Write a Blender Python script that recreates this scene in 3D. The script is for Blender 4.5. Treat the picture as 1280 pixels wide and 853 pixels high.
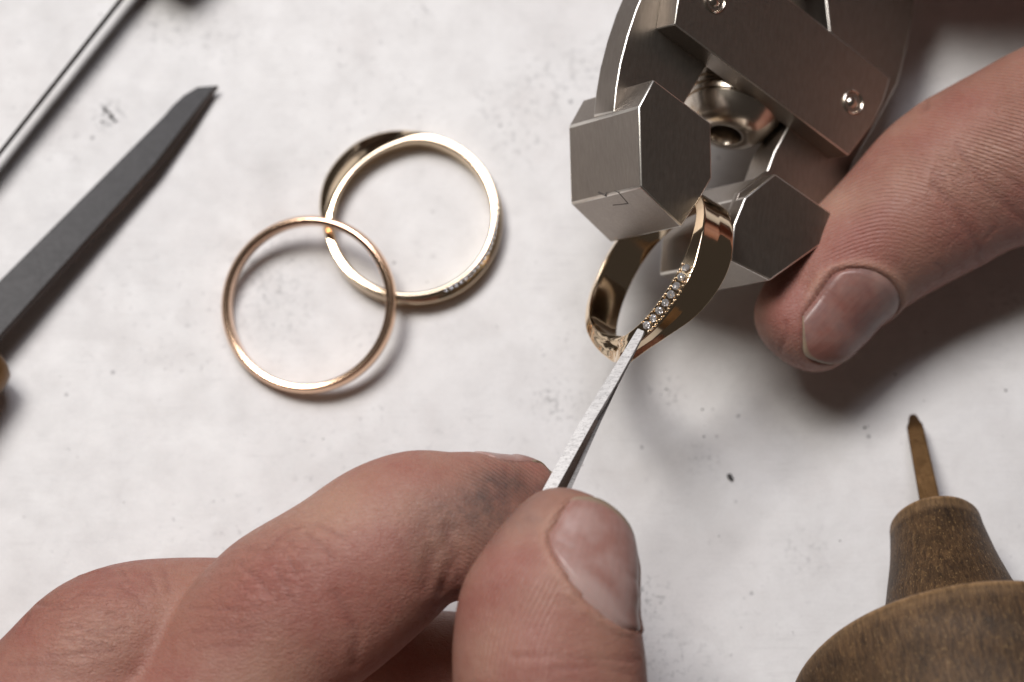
import bpy, bmesh, math, random
import numpy as np
from mathutils import Vector, Matrix
from mathutils.bvhtree import BVHTree

random.seed(4); rng = np.random.default_rng(4)
R = math.radians
for o in list(bpy.data.objects): bpy.data.objects.remove(o)
scene = bpy.context.scene
C = scene.collection
MM = 0.001                      # everything below is written in millimetres

# ------------------------------------------------------------------ camera
TILT, DIST, WIDTH = R(15), 360.0, 118.0
LENS = 36.0 * DIST / WIDTH
CAM = Vector((0, -math.sin(TILT) * DIST, math.cos(TILT) * DIST))
cam_d = bpy.data.cameras.new('camera'); cam = bpy.data.objects.new('camera', cam_d); C.objects.link(cam)
cam.location = CAM * MM; cam.rotation_euler = (TILT, 0, 0)
cam_d.lens = LENS; cam_d.sensor_width = 36; cam_d.clip_start = 0.01; cam_d.clip_end = 20
scene.camera = cam
CR = Matrix.Rotation(TILT, 3, 'X')
FWD, RIGHT, UP = CR @ Vector((0, 0, -1)), CR @ Vector((1, 0, 0)), CR @ Vector((0, 1, 0))
cam_d.dof.use_dof = True
cam_d.dof.aperture_fstop = 17

def ray(px, py):
    k = 36.0 / LENS / 1280.0
    return (FWD + RIGHT * ((px - 640) * k) + UP * ((426.5 - py) * k))
def P(px, py, z=0.0):                      # the point at height z seen at that place of the photograph
    d = ray(px, py); return CAM + d * ((z - CAM.z) / d.z)
def scale_at(p): return (p - CAM).dot(FWD) * 36.0 / LENS / 1280.0     # mm per photo pixel
cam_d.dof.focus_distance = (P(810, 330, 28) - CAM).dot(FWD) * MM

# ------------------------------------------------------------------ world, lamps, exposure
w = bpy.data.worlds.new('World'); scene.world = w; w.use_nodes = True
bg = w.node_tree.nodes['Background']; bg.inputs[0].default_value = (0.90, 0.78, 0.70, 1); bg.inputs[1].default_value = 0.045
def area(name, direction, dist, sx, sy, power, col, target=(0, 0, 10)):
    l = bpy.data.lights.new(name, 'AREA'); l.shape = 'RECTANGLE'; l.size = sx * MM; l.size_y = sy * MM
    l.energy = power; l.color = col
    o = bpy.data.objects.new(name, l); C.objects.link(o)
    d = Vector(direction).normalized(); t = Vector(target)
    o.location = (t + d * dist) * MM; o.rotation_euler = d.to_track_quat('Z', 'Y').to_euler()
    return o
area('key_lamp', (-0.30, 0.33, 1.0), 560, 175, 175, 1.95, (1, 0.955, 0.885), (-10, 0, 10))
area('overhead_lamp', (-0.14, 0.50, 1.0), 640, 380, 260, 2.05, (0.93, 0.925, 1.0))
scene.view_settings.view_transform = 'Standard'; scene.view_settings.look = 'None'
scene.view_settings.exposure = 0.0; scene.view_settings.gamma = 1.0
scene.cycles.use_denoising = True
scene.cycles.max_bounces = 8
scene.cycles.sample_clamp_indirect = 6

# ------------------------------------------------------------------ material helpers
class NT:
    def __init__(self, name):
        self.m = bpy.data.materials.new(name); self.m.use_nodes = True
        self.t = self.m.node_tree; self.n = self.t.nodes; self.b = self.n['Principled BSDF']
        tc = self.n.new('ShaderNodeTexCoord'); mp = self.n.new('ShaderNodeMapping'); mp.inputs['Scale'].default_value = (1000,) * 3
        self.t.links.new(tc.outputs['Object'], mp.inputs[0]); self.co = mp.outputs[0]
    def l(self, a, b): self.t.links.new(a, b)
    def put(self, sock, v):
        if hasattr(v, 'links'): self.l(v, sock)
        elif isinstance(v, (tuple, list)) and len(v) == 3 and sock.type == 'RGBA': sock.default_value = (*v, 1)
        else: sock.default_value = v
    def map(self, scale=(1, 1, 1), rot=(0, 0, 0), loc=(0, 0, 0)):
        mp = self.n.new('ShaderNodeMapping'); mp.inputs['Scale'].default_value = scale; mp.inputs['Rotation'].default_value = rot; mp.inputs['Location'].default_value = loc
        self.l(self.co, mp.inputs[0]); return mp.outputs[0]
    def noise(self, s, detail=4, rough=.5, co=None, dist=0):
        n = self.n.new('ShaderNodeTexNoise'); n.inputs['Scale'].default_value = s; n.inputs['Detail'].default_value = detail
        n.inputs['Roughness'].default_value = rough; n.inputs['Distortion'].default_value = dist
        self.l(co or self.co, n.inputs['Vector']); return n.outputs['Fac']
    def voro(self, s, co=None, feat='F1', rnd=1):
        n = self.n.new('ShaderNodeTexVoronoi'); n.feature = feat; n.inputs['Scale'].default_value = s; n.inputs['Randomness'].default_value = rnd
        self.l(co or self.co, n.inputs['Vector']); return n.outputs['Distance']
    def ramp(self, f, *st):
        r = self.n.new('ShaderNodeValToRGB'); e = r.color_ramp.elements
        while len(e) < len(st): e.new(0.5)
        for k, (p, c) in enumerate(st):
            e[k].position = p; e[k].color = (c, c, c, 1) if not isinstance(c, tuple) else (*c, 1)
        self.l(f, r.inputs[0]); return r.outputs[0]
    def math(self, op, a, b=0.0, c=None):
        n = self.n.new('ShaderNodeMath'); n.operation = op; self.put(n.inputs[0], a); self.put(n.inputs[1], b)
        if c is not None: self.put(n.inputs[2], c)
        return n.outputs[0]
    def mix(self, f, a, b, mode='MIX'):
        n = self.n.new('ShaderNodeMix'); n.data_type = 'RGBA'; n.blend_type = mode
        self.put(n.inputs[0], f); self.put(n.inputs[6], a); self.put(n.inputs[7], b); return n.outputs[2]
    def attr(self, name, out='Fac'):
        n = self.n.new('ShaderNodeAttribute'); n.attribute_name = name; return n.outputs[out]
    def bump(self, h, dist_mm, strength=1.0, prev=None):
        n = self.n.new('ShaderNodeBump'); n.inputs['Strength'].default_value = strength; n.inputs['Distance'].default_value = dist_mm * MM
        self.l(h, n.inputs['Height'])
        if prev is not None: self.l(prev, n.inputs['Normal'])
        return n.outputs[0]
    def set(self, **k):
        for a, v in k.items(): self.put(self.b.inputs[a.replace('_', ' ')], v)
        return self.m

def m_table():
    t = NT('worktop_laminate')
    big = t.ramp(t.noise(.02, 3, .6), (.3, (.83, .82, .815)), (.7, (.74, .73, .732)))
    mot = t.ramp(t.noise(.16, 5, .65, dist=.4), (.42, 0.0), (.70, 1.0))
    col = t.mix(t.math('MULTIPLY', mot, .34), big, (.58, .56, .55))
    col = t.mix(t.math('MULTIPLY', t.ramp(t.noise(.05, 4, .6, t.map(loc=(90, 31, 0)), .6), (.50, 0.0), (.72, 1.0)), .28), col, (.62, .575, .56))
    mot2 = t.ramp(t.noise(.5, 4, .6), (.5, 0.0), (.75, 1.0)); col = t.mix(t.math('MULTIPLY', mot2, .16), col, (.50, .49, .49))
    # groups of small grey specks, and scuffs
    clus = t.ramp(t.noise(.07, 3, .6, t.map(loc=(40, 13, 5))), (.47, 0.0), (.66, 1.0))
    sp = t.ramp(t.noise(1.1, 3, .55, t.map(loc=(7, 3, 1))), (.60, 0.0), (.74, 1.0))
    col = t.mix(t.math('MULTIPLY', t.math('MULTIPLY', sp, clus), .55), col, (.34, .33, .34))
    sp2 = t.ramp(t.voro(.28, t.map(loc=(11, 19, 3))), (.035, 1.0), (.10, 0.0))
    sel = t.ramp(t.noise(.35, 1), (.52, 0.0), (.56, 1.0))
    col = t.mix(t.math('MULTIPLY', t.math('MULTIPLY', sp2, sel), .8), col, (.25, .24, .25))
    fl = t.ramp(t.noise(3.2, 3, .6), (.35, (.95, .95, .95)), (.65, (1, 1, 1)))
    col = t.mix(1.0, col, fl, 'MULTIPLY')
    # dirty smudges where the photograph has them: place, radius (mm), strength
    for (px, py, r, s) in [(136, 144, 1.7, 1.0), (745, 85, 3.5, .45), (690, 100, 4.5, .4), (650, 165, 4.0, .45), (340, 385, 4.5, .4), (335, 335, 5, .35), (830, 490, 2.2, .6),
                           (700, 505, 2.6, .5), (812, 745, 2.2, .7), (265, 40, 4, .35), (205, 32, 3, .4), (1005, 690, 3, .3), (455, 430, 2, .35), (610, 130, 2.2, .35),
                           (1255, 380, 2, .5), (830, 840, 6, .35), (880, 575, 2, .35), (690, 500, 1.2, .8), (525, 18, 1.4, .6)]:
        c = P(px, py, 0)
        v = t.n.new('ShaderNodeVectorMath'); v.operation = 'DISTANCE'; t.l(t.co, v.inputs[0]); v.inputs[1].default_value = c
        n = t.noise(1.3 if r < 3 else .95, 4, .65, t.map(loc=(px, py, 0)))
        f = t.math('MULTIPLY', t.ramp(n, (.47 if s > .9 else .53, 0.0), (.62, 1.0)), t.ramp(t.math('DIVIDE', v.outputs[1], r * 1.5), (.3, 1.0), (1.0, 0.0)))
        col = t.mix(t.math('MULTIPLY', f, s * .75), col, (.20, .20, .205))
    t.l(col, t.b.inputs['Base Color'])
    for rz, sc_ in ((.5, .9), (-.9, .7), (1.35, .8)):
        sn = t.noise(1.0, 2, .5, t.map(scale=(sc_ * .035, sc_ * 2.6, 1), rot=(0, 0, rz)))
        sf = t.math('MULTIPLY', t.ramp(t.math('ABSOLUTE', t.math('SUBTRACT', sn, .5)), (0.0, 1.0), (.012, 0.0)), t.ramp(t.noise(.12, 2, .5, t.map(loc=(rz * 30, 5, 0))), (.52, 0.0), (.62, 1.0)))
        col = t.mix(t.math('MULTIPLY', sf, .20), col, (.40, .385, .38))
    t.l(col, t.b.inputs['Base Color'])
    nb = t.bump(t.noise(1.1, 5, .6), .05, .5)
    return t.set(Roughness=t.ramp(t.noise(.3, 4), (.3, .42), (.7, .56)), Normal=nb, Specular_IOR_Level=.35)

def m_metal(name, col, rough, grain=None, bump=.004, grain_bump=.02, var=.12):
    t = NT(name)
    n = t.noise(.35, 5, .6)
    c = t.mix(n, tuple(x * (1 - var) for x in col), tuple(min(1, x * (1 + var)) for x in col))
    rg = t.ramp(t.noise(2.2, 5, .7), (.3, rough * .93), (.7, min(1, rough * 1.08)))
    nb = t.bump(t.noise(9, 3, .6), bump)
    if grain:
        g = t.noise(1.0, 4, .6, t.map(scale=grain))
        nb = t.bump(g, grain_bump, 1, nb)
        c = t.mix(t.ramp(g, (.35, .35), (.65, 0.0)), c, tuple(x * .62 for x in col))
    return t.set(Metallic=1.0, Base_Color=c, Roughness=rg, Normal=nb)

def m_skin(name, tint=1.0):
    t = NT(name)
    a = t.ramp(t.noise(.10, 3, .5), (.38, 0.0), (.62, 1.0))
    base = t.mix(a, (.380 * tint, .196 * tint, .143 * tint), (.335 * tint, .138 * tint, .107 * tint))
    fine = t.ramp(t.noise(.75, 5, .7), (.35, 0.0), (.65, 1.0))
    base = t.mix(t.math('MULTIPLY', fine, .30), base, (.47 * tint, .285 * tint, .226 * tint))
    red = t.attr('red'); base = t.mix(t.math('MULTIPLY', red, .75), base, (.31 * tint, .100 * tint, .078 * tint))
    pale = t.attr('pale'); base = t.mix(t.math('MULTIPLY', pale, .7), base, (.54, .34, .25))
    # metal dust rubbed into the skin
    d = t.math('MULTIPLY', t.attr('dirt'), t.ramp(t.noise(.6, 5, .7), (.30, .35), (.65, 1.0)))
    base = t.mix(t.math('MULTIPLY', d, .85), base, (.085, .065, .06))
    # papillary ridges
    rd = t.math('SINE', t.math('ADD', t.math('MULTIPLY', t.attr('ridge'), 2 * math.pi), t.math('MULTIPLY', t.noise(.6, 2), 2.2)))
    brk = t.ramp(t.noise(2.6, 2, .5), (.25, .55), (.6, 1.0))
    am = t.math('MULTIPLY', t.math('MULTIPLY', t.attr('ridge_mask'), brk), t.ramp(t.noise(.16, 2), (.32, .45), (.6, 1.0)))
    rh = t.math('MULTIPLY', rd, am)
    base = t.mix(t.math('MULTIPLY', t.math('MULTIPLY_ADD', rh, -.5, .0), .55), base, (.26, .10, .075))
    cr = t.math('POWER', t.attr('crease'), 2.0); base = t.mix(t.math('MULTIPLY', cr, .35), base, (.22, .085, .07))
    # fine criss-cross skin relief
    v1 = t.voro(1.5, t.map(scale=(1, 1.7, 1), rot=(.3, .2, .6)), 'DISTANCE_TO_EDGE'); v2 = t.voro(2.9, None, 'DISTANCE_TO_EDGE')
    cell = t.math('ADD', t.ramp(v1, (0.0, 0.0), (.16, 1.0)), t.math('MULTIPLY', t.ramp(v2, (0.0, 0.0), (.2, 1.0)), .5))
    cell = t.math('MULTIPLY', cell, t.math('SUBTRACT', 1.0, t.math('MULTIPLY', t.attr('ridge_mask'), .8)))
    nb = t.bump(cell, .030, .8)
    # thin wandering wrinkles, strongest over the knuckles
    wk = None
    for sc_, rz in ((.55, .9), (.85, .45), (.5, -.5)):
        nz = t.noise(1.0, 3, .55, t.map(scale=(sc_ * .34, sc_ * 1.5, sc_), rot=(0, 0, rz)), .3)
        lf = t.ramp(t.math('ABSOLUTE', t.math('SUBTRACT', nz, .5)), (0.0, 1.0), (.035, 0.0))
        wk = lf if wk is None else t.math('MAXIMUM', wk, lf)
    wm = t.math('MULTIPLY_ADD', t.attr('knuckle'), .50, .09)
    wk = t.math('MULTIPLY', wk, wm)
    base = t.mix(t.math('MULTIPLY', wk, .30), base, (.20, .07, .055))
    nb = t.bump(wk, -.075, .9, nb)
    nb = t.bump(t.noise(.7, 5, .65), .14, .7, nb)
    nb = t.bump(t.noise(2.6, 4, .7), .045, .8, nb)
    nb = t.bump(rh, .058, .95, nb)
    t.b.inputs['Subsurface Radius'].default_value = (1.0, .35, .18)
    t.b.inputs['Subsurface Scale'].default_value = .8 * MM
    return t.set(Base_Color=base, Roughness=t.ramp(t.noise(1.4, 4, .6), (.3, .42), (.7, .58)), Normal=nb, Subsurface_Weight=.28, Specular_IOR_Level=.40)

def m_nail(name, pink, pale, dark=0.0, free=.09):
    t = NT(name)
    u, v = t.attr('nail_u'), t.attr('nail_v')                # u across, v from free edge (0) to root (1)
    n = t.n.new('ShaderNodeCombineXYZ'); t.l(u, n.inputs[0]); t.l(v, n.inputs[1])
    st = t.n.new('ShaderNodeMapping'); st.inputs['Scale'].default_value = (26, 1.2, 1); t.l(n.outputs[0], st.inputs[0])
    stripes = t.noise(1.0, 3, .6, st.outputs[0])
    base = t.mix(t.ramp(stripes, (.35, 0.0), (.7, 1.0)), pink, tuple(x * .86 for x in pink))
    base = t.mix(t.math('MULTIPLY', t.ramp(t.noise(.35, 3), (.4, 0.0), (.62, 1.0)), .55), base, pale)
    base = t.mix(t.ramp(v, (0.0, 1.0), (free * .55, .75), (free, 0.0)), base, (.33, .26, .18))
    lun = t.math('ADD', t.math('MULTIPLY', t.math('POWER', t.math('SUBTRACT', u, .5), 2.0), 2.0), t.math('SUBTRACT', 1.0, v))
    base = t.mix(t.math('MULTIPLY', t.ramp(lun, (.15, 1.0), (.25, 0.0)), .9), base, pale)
    if dark:
        base = t.mix(t.math('MULTIPLY', t.ramp(t.noise(.28, 2, .5, t.map(loc=(5, 2, 0))), (.45, 0.0), (.6, 1.0)), dark), base, (.14, .09, .09))
    nb = t.bump(stripes, .05, .7)
    nb = t.bump(t.noise(2.5, 4, .6), .02, .6, nb)
    t.b.inputs['Subsurface Radius'].default_value = (1.0, .4, .3); t.b.inputs['Subsurface Scale'].default_value = .8 * MM
    return t.set(Base_Color=base, Roughness=t.ramp(t.noise(1.2, 4), (.3, .30), (.7, .40)), Normal=nb, Subsurface_Weight=.25, Specular_IOR_Level=.5)

def m_wood(name, rim_mm=None):
    t = NT(name)                                              # the axis of the turned piece is local z
    g = t.noise(1.0, 6, .68, t.map(scale=(2.4, 2.4, .42)), .8)
    col = t.ramp(g, (.32, (.036, .019, .009)), (.5, (.088, .048, .022)), (.68, (.16, .090, .040)))
    big = t.ramp(t.noise(.11, 4, .6), (.35, .55), (.65, 1.15)); col = t.mix(1.0, col, big, 'MULTIPLY')
    fl = t.ramp(t.noise(1.0, 3, .7, t.map(scale=(4.6, 4.6, 2.0))), (.58, 0.0), (.68, 1.0))
    col = t.mix(t.math('MULTIPLY', fl, .65), col, (.30, .19, .085))
    por = t.ramp(t.noise(1.0, 3, .6, t.map(scale=(4.0, 4.0, .6), loc=(4, 9, 1))), (.34, 1.0), (.44, 0.0))
    col = t.mix(t.math('MULTIPLY', por, .6), col, (.030, .017, .010))
    lit_rim_wear = t.math('MULTIPLY', t.attr('lit_rim_wear'), t.ramp(t.noise(1.0, 3, .6, t.map(scale=(2.4, 2.4, .5))), (.30, .25), (.6, 1.0)))  # lit rim edges put into the colour as paler, partly worn bands
    col = t.mix(lit_rim_wear, col, (.36, .22, .11))
    nb = t.bump(g, .10, .8); nb = t.bump(t.noise(1.0, 3, .7, t.map(scale=(5.2, 5.2, 1.2))), .09, .9, nb)
    return t.set(Base_Color=col, Roughness=t.ramp(fl, (0.0, .52), (1.0, .30)), Normal=nb, Specular_IOR_Level=.32)

M = {}
M['table'] = m_table()
M['face'] = m_metal('satin_nickel', (.36, .325, .285), .43, (3.5, .5, 3.5), .003, .0018, var=.04)
M['side'] = m_metal('brushed_nickel', (.37, .325, .285), .40, (5, .22, 5), .004, .016)
M['edge'] = m_metal('worn_highlight_edge', (.78, .74, .68), .34, None, .01, var=.2)  # brighter metal for bevels: edge highlight put into the colour, with worn chips
M['arm'] = m_metal('milled_nickel', (.40, .34, .27), .34, (.3, 4.5, 4.5), .003, .008)
M['knob'] = m_metal('turned_steel', (.66, .585, .50), .22, None, .004)
M['dark_hole'] = m_metal('oxidised_steel', (.06, .055, .05), .5)
M['tool'] = m_metal('ground_steel', (.88, .875, .87), .40, None, .004)
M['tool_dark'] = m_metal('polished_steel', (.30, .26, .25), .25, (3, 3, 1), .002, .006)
M['blade'] = m_metal('grey_blade_steel', (.042, .041, .041), .42, (1.5, 1.5, 1.5), .002, .004, var=.08)
M['blade_edge'] = m_metal('honed_blade_steel', (.085, .07, .065), .45)
M['gold'] = m_metal('champagne_gold', (.87, .70, .50), .085, None, .0006, var=.03)
M['gold_rose'] = m_metal('rose_gold', (.90, .62, .44), .15, None, .002, var=.04)
M['ferrule'] = m_metal('aged_brass', (.15, .08, .032), .42, None, .02, var=.4)
M['spike'] = m_metal('bronze_tip', (.25, .145, .065), .40, (2.2, 2.2, .5), .02, .08, var=.6)
M['wood'] = m_wood('turned_wood')
M['skin_l'] = m_skin('skin_left_hand', 1.0)
M['skin_r'] = m_skin('skin_right_hand', .93)
M['nail_l'] = m_nail('thumbnail_plate', (.37, .195, .165), (.47, .325, .295))
M['nail_r'] = m_nail('dusty_thumbnail_plate', (.29, .130, .106), (.34, .21, .18), .38, .03)
def tool_scratches():
    t = NT('file_cut_steel')
    g = t.noise(1.0, 4, .65, t.map(scale=(1.2, 5.5, 1.2), rot=(0, 0, 0)))
    sp = t.ramp(t.noise(3.8, 3, .6, t.map(scale=(1, 2.2, 1))), (.56, 0.0), (.68, 1.0))
    c = t.mix(t.math('MULTIPLY', sp, .8), (.58, .57, .565), (.20, .19, .19))
    c = t.mix(t.math('MULTIPLY', t.ramp(g, (.35, 1.0), (.55, 0.0)), .5), c, (.30, .29, .29))
    nb = t.bump(g, .03, .9)
    return t.set(Metallic=.75, Base_Color=c, Roughness=.58, Normal=nb)
M['tool_face'] = tool_scratches()
def diamond():
    t = NT('diamond'); t.b.inputs['Transmission Weight'].default_value = .84; t.b.inputs['IOR'].default_value = 2.4
    return t.set(Base_Color=(.98, .95, .94), Roughness=.0)
M['diamond'] = diamond()
def dark(name, c, r=.7):
    t = NT(name); return t.set(Base_Color=c, Roughness=r, Normal=t.bump(t.noise(3, 3), .05))
M['strip'] = dark('blackened_blade', (.018, .014, .012), .85); M['strip'].node_tree.nodes['Principled BSDF'].inputs['Specular IOR Level'].default_value = .12; M['crumb'] = dark('dark_grit', (.06, .055, .055)); M['scratch'] = dark('scratch_residue', (.07, .06, .055))
M['verdigris'] = dark('verdigris', (.05, .085, .075)); M['dark_wood'] = dark('dark_lacquered_wood', (.05, .028, .018), .4)

# ------------------------------------------------------------------ object helpers
def thing(name, label, cat, base, group=None):
    o = bpy.data.objects.new(name, None); C.objects.link(o); o.empty_display_size = .005
    o.location = Vector(base) * MM; o['label'] = label; o['category'] = cat
    if group: o['group'] = group
    return o
def tag(o, label, cat, group=None):
    o['label'] = label; o['category'] = cat
    if group: o['group'] = group
    return o
def origin_of(o):
    v = Vector((0, 0, 0))
    while o is not None: v += o.location; o = o.parent
    return v
def mesh_obj(name, verts, faces, mats, parent=None, origin=(0, 0, 0), smooth=35, fmat=None):
    """verts in mm, in world axes; the object's origin is `origin` (mm) or that of its parent"""
    me = bpy.data.meshes.new(name)
    og = np.array(origin_of(parent)) / MM if parent is not None else np.array(origin, float)
    v = (np.array([tuple(p) for p in verts], float) if not isinstance(verts, np.ndarray) else verts) - og
    me.from_pydata((v * MM).tolist(), [], faces if isinstance(faces, list) else faces.tolist())
    for m in (mats if isinstance(mats, (list, tuple)) else [mats]): me.materials.append(m)
    if fmat is not None: me.polygons.foreach_set('material_index', fmat)
    if smooth:
        me.shade_smooth()
        if smooth < 180: me.set_sharp_from_angle(angle=R(smooth))
    me.update()
    o = bpy.data.objects.new(name, me); C.objects.link(o)
    if parent is not None: o.parent = parent
    else: o.location = Vector(origin) * MM
    return o
def bevelled(o, width, seg=2, angle=25):
    m = o.modifiers.new('bevel', 'BEVEL'); m.width = width * MM; m.segments = seg; m.limit_method = 'ANGLE'; m.angle_limit = R(angle); m.harden_normals = False
    return o
def prism(name, front, vec, mats, parent, bev=.22, side_mat=1, origin=(0, 0, 0), taper=1.0):
    """front: list of 3-D points facing the viewer (clockwise or not), extruded by vec"""
    n = len(front); f = [Vector(p) for p in front]; vec = Vector(vec)
    c = sum(f, Vector()) / n
    b = [c + (p - c) * taper + vec for p in f]
    nrm = sum(((f[i] - c).cross(f[(i + 1) % n] - c) for i in range(n)), Vector())
    if nrm.dot(vec) > 0: f.reverse(); b.reverse()
    faces = [list(range(n)), list(range(2 * n - 1, n - 1, -1))] + [[(i + 1) % n, i, n + i, n + (i + 1) % n] for i in range(n)]
    fm = [0, 0] + [min(side_mat, (len(mats) if isinstance(mats, (list, tuple)) else 1) - 1)] * n
    o = mesh_obj(name, f + b, faces, mats, parent, origin, smooth=30, fmat=fm)
    if bev:
        bevelled(o, bev)
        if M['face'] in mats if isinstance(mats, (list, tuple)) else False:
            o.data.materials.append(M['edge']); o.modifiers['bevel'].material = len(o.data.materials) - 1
    return o
def frame_from(axis, hint=Vector((0, 0, 1))):
    a = Vector(axis).normalized(); x = hint.cross(a)
    if x.length < 1e-4: x = Vector((1, 0, 0)).cross(a)
    x.normalize(); return x, a.cross(x), a
def lathe(name, prof, base, axis, mat, parent=None, seg=64, origin=(0, 0, 0), smooth=40, cap0=True, cap1=True, lit_rim_wear=None, local=False, noise=0.0):
    """prof: (distance along axis, radius) in mm"""
    x, y, a = frame_from(axis); vs = []; base = Vector(base)
    for (h, r) in prof:
        for k in range(seg):
            t = 2 * math.pi * k / seg
            rr = r * (1 + noise * (math.sin(3 * t + h) * .5 + math.sin(7 * t + 1.3 * h) * .3))
            vs.append((x * math.cos(t) + y * math.sin(t)) * rr + (a * h if not local else a * h))
    fs = []
    for i in range(len(prof) - 1):
        for k in range(seg):
            k2 = (k + 1) % seg; fs.append([i * seg + k, i * seg + k2, (i + 1) * seg + k2, (i + 1) * seg + k])
    if cap0: fs.append(list(range(seg - 1, -1, -1)))
    if cap1: fs.append([(len(prof) - 1) * seg + k for k in range(seg)])
    if not local:
        o = mesh_obj(name, [v + base for v in vs], fs, mat, parent, origin, smooth)
    else:                                   # local z runs along the axis so that grain follows it
        rot = Matrix((x, y, a)).transposed()
        me_v = [rot.transposed() @ v for v in vs]
        o = mesh_obj(name, me_v, fs, mat, None, (0, 0, 0), smooth)
        o.parent = parent; pl = origin_of(parent) if parent is not None else Vector()
        o.location = base * MM - pl; o.rotation_euler = rot.to_euler()
    if lit_rim_wear is not None:
        at = o.data.attributes.new('lit_rim_wear', 'FLOAT', 'POINT')
        at.data.foreach_set('value', np.repeat(np.array([lit_rim_wear(h, r) for h, r in prof], dtype=np.float32), seg))
    return o
def interp(xs, ys, x, period=None):         # smooth (Catmull-Rom) table lookup
    xs = list(xs); ys = list(ys)
    if period: xs = [xs[-2] - period, xs[-1] - period] + xs + [xs[0] + period, xs[1] + period]; ys = [ys[-2], ys[-1]] + ys + [ys[0], ys[1]]
    else: xs = [2 * xs[0] - xs[1]] + xs + [2 * xs[-1] - xs[-2]]; ys = [2 * ys[0] - ys[1]] + ys + [2 * ys[-1] - ys[-2]]
    for i in range(1, len(xs) - 2):
        if x <= xs[i + 1] or i == len(xs) - 3:
            t = (x - xs[i]) / (xs[i + 1] - xs[i]); t = min(max(t, 0), 1)
            h = xs[i + 1] - xs[i]
            m0 = (ys[i + 1] - ys[i - 1]) / (xs[i + 1] - xs[i - 1]) * h; m1 = (ys[i + 2] - ys[i]) / (xs[i + 2] - xs[i]) * h
            return (2 * t**3 - 3 * t**2 + 1) * ys[i] + (t**3 - 2 * t**2 + t) * m0 + (-2 * t**3 + 3 * t**2) * ys[i + 1] + (t**3 - t**2) * m1

# ------------------------------------------------------------------ worktop
o = mesh_obj('tabletop', [(x, y, z) for z in (0, -18) for x, y in ((-420, -320), (420, -320), (420, 380), (-420, 380))],
             [[0, 1, 2, 3], [7, 6, 5, 4], [0, 4, 5, 1], [1, 5, 6, 2], [2, 6, 7, 3], [3, 7, 4, 0]], M['table'], smooth=0)
o['kind'] = 'structure'
# loose grit
vs, fs = [], []
def crumb(px, py, r):
    c = P(px, py, r * .45); bm = bmesh.new(); bmesh.ops.create_icosphere(bm, subdivisions=1, radius=r)
    for v in bm.verts: v.co *= random.uniform(.65, 1.2); v.co.z *= .6
    k = len(vs); vs.extend([c + v.co for v in bm.verts]); fs.extend([[k + v.index for v in f.verts] for f in bm.faces]); bm.free()
for px, py, r in [(912, 595, .38), (914, 599, .3), (1081, 535, .17), (1119, 468, .14), (1257, 488, .16), (880, 546, .13), (878, 512, .12), (1050, 676, .10), (1085, 533, .1), (833, 487, .14), (826, 493, .1),
                  (131, 137, .26), (139, 146, .30), (144, 151, .2), (127, 152, .16), (136, 140, .2)]:
    crumb(px, py, r)
for _ in range(70): crumb(random.uniform(-40, 1320), random.uniform(-40, 900), random.uniform(.04, .10))
o = mesh_obj('grit', vs, fs, M['crumb'], smooth=0); o['kind'] = 'stuff'; o['label'] = 'tiny dark specks of grit scattered over the white worktop'; o['category'] = 'grit'

# ------------------------------------------------------------------ rings
def ring_mesh(name, center, e1, e2, a, prof_fn, n, mat, parent, cr=.16):
    """a band swept round `a`; prof_fn(theta deg) gives the corner list [(radius, offset along a)] of its section"""
    vs = []; m = None
    for k in range(n):
        th = 360.0 * k / n; cs = prof_fn(th); pts = []
        q = len(cs)
        for i in range(q):                   # round each corner
            p0, p1, p2 = (np.array(cs[i - 1], float), np.array(cs[i], float), np.array(cs[(i + 1) % q], float))
            d0 = p0 - p1; d2 = p2 - p1; l0, l2 = np.linalg.norm(d0), np.linalg.norm(d2)
            r = min(cr, l0 * .45, l2 * .45); A = p1 + d0 / l0 * r; B = p1 + d2 / l2 * r
            for t in (0, .33, .67, 1): pts.append((1 - t)**2 * A + 2 * t * (1 - t) * p1 + t * t * B)
            D = p2 - d2 / l2 * 0; L = B; E2 = p2 - d2 / l2 * -0
            nx = p2; rr = min(cr, l2 * .45); Bn = p2 - d2 / l2 * rr
            for t in (.17, .33, .5, .67, .83): pts.append(B * (1 - t) + Bn * t)
        m = len(pts); rad = e1 * math.cos(R(th)) + e2 * math.sin(R(th))
        vs.extend([center + rad * p[0] + a * p[1] for p in pts])
    fs = [[k * m + i, k * m + (i + 1) % m, ((k + 1) % n) * m + (i + 1) % m, ((k + 1) % n) * m + i] for k in range(n) for i in range(m)]
    o = mesh_obj(name, vs, fs, mat, parent, smooth=180)
    bm = bmesh.new(); bm.from_mesh(o.data); bmesh.ops.recalc_face_normals(bm, faces=bm.faces); bm.to_mesh(o.data); bm.free()
    return o
def gem_mesh(r):
    vs = [Vector((0, 0, -.75 * r))]; fs = []
    for k in range(8): t = k * math.pi / 4; vs.append(Vector((r * math.cos(t), r * math.sin(t), 0)))
    for k in range(8): t = (k + .5) * math.pi / 4; vs.append(Vector((.62 * r * math.cos(t), .62 * r * math.sin(t), .32 * r)))
    for k in range(8):
        k2 = (k + 1) % 8; fs += [[0, 1 + k2, 1 + k], [1 + k, 1 + k2, 9 + k], [9 + k, 1 + k2, 9 + k2]]
    fs.append([9 + k for k in range(8)])
    me = bpy.data.meshes.new('diamond'); me.from_pydata([v * MM for v in vs], [], fs); me.materials.append(M['diamond']); me.update(); return me
def bead_mesh(r):
    me = bpy.data.meshes.new('bead'); bm = bmesh.new(); bmesh.ops.create_icosphere(bm, subdivisions=2, radius=r * MM); bm.to_mesh(me); bm.free(); me.materials.append(M['gold']); me.shade_smooth(); return me
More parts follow.
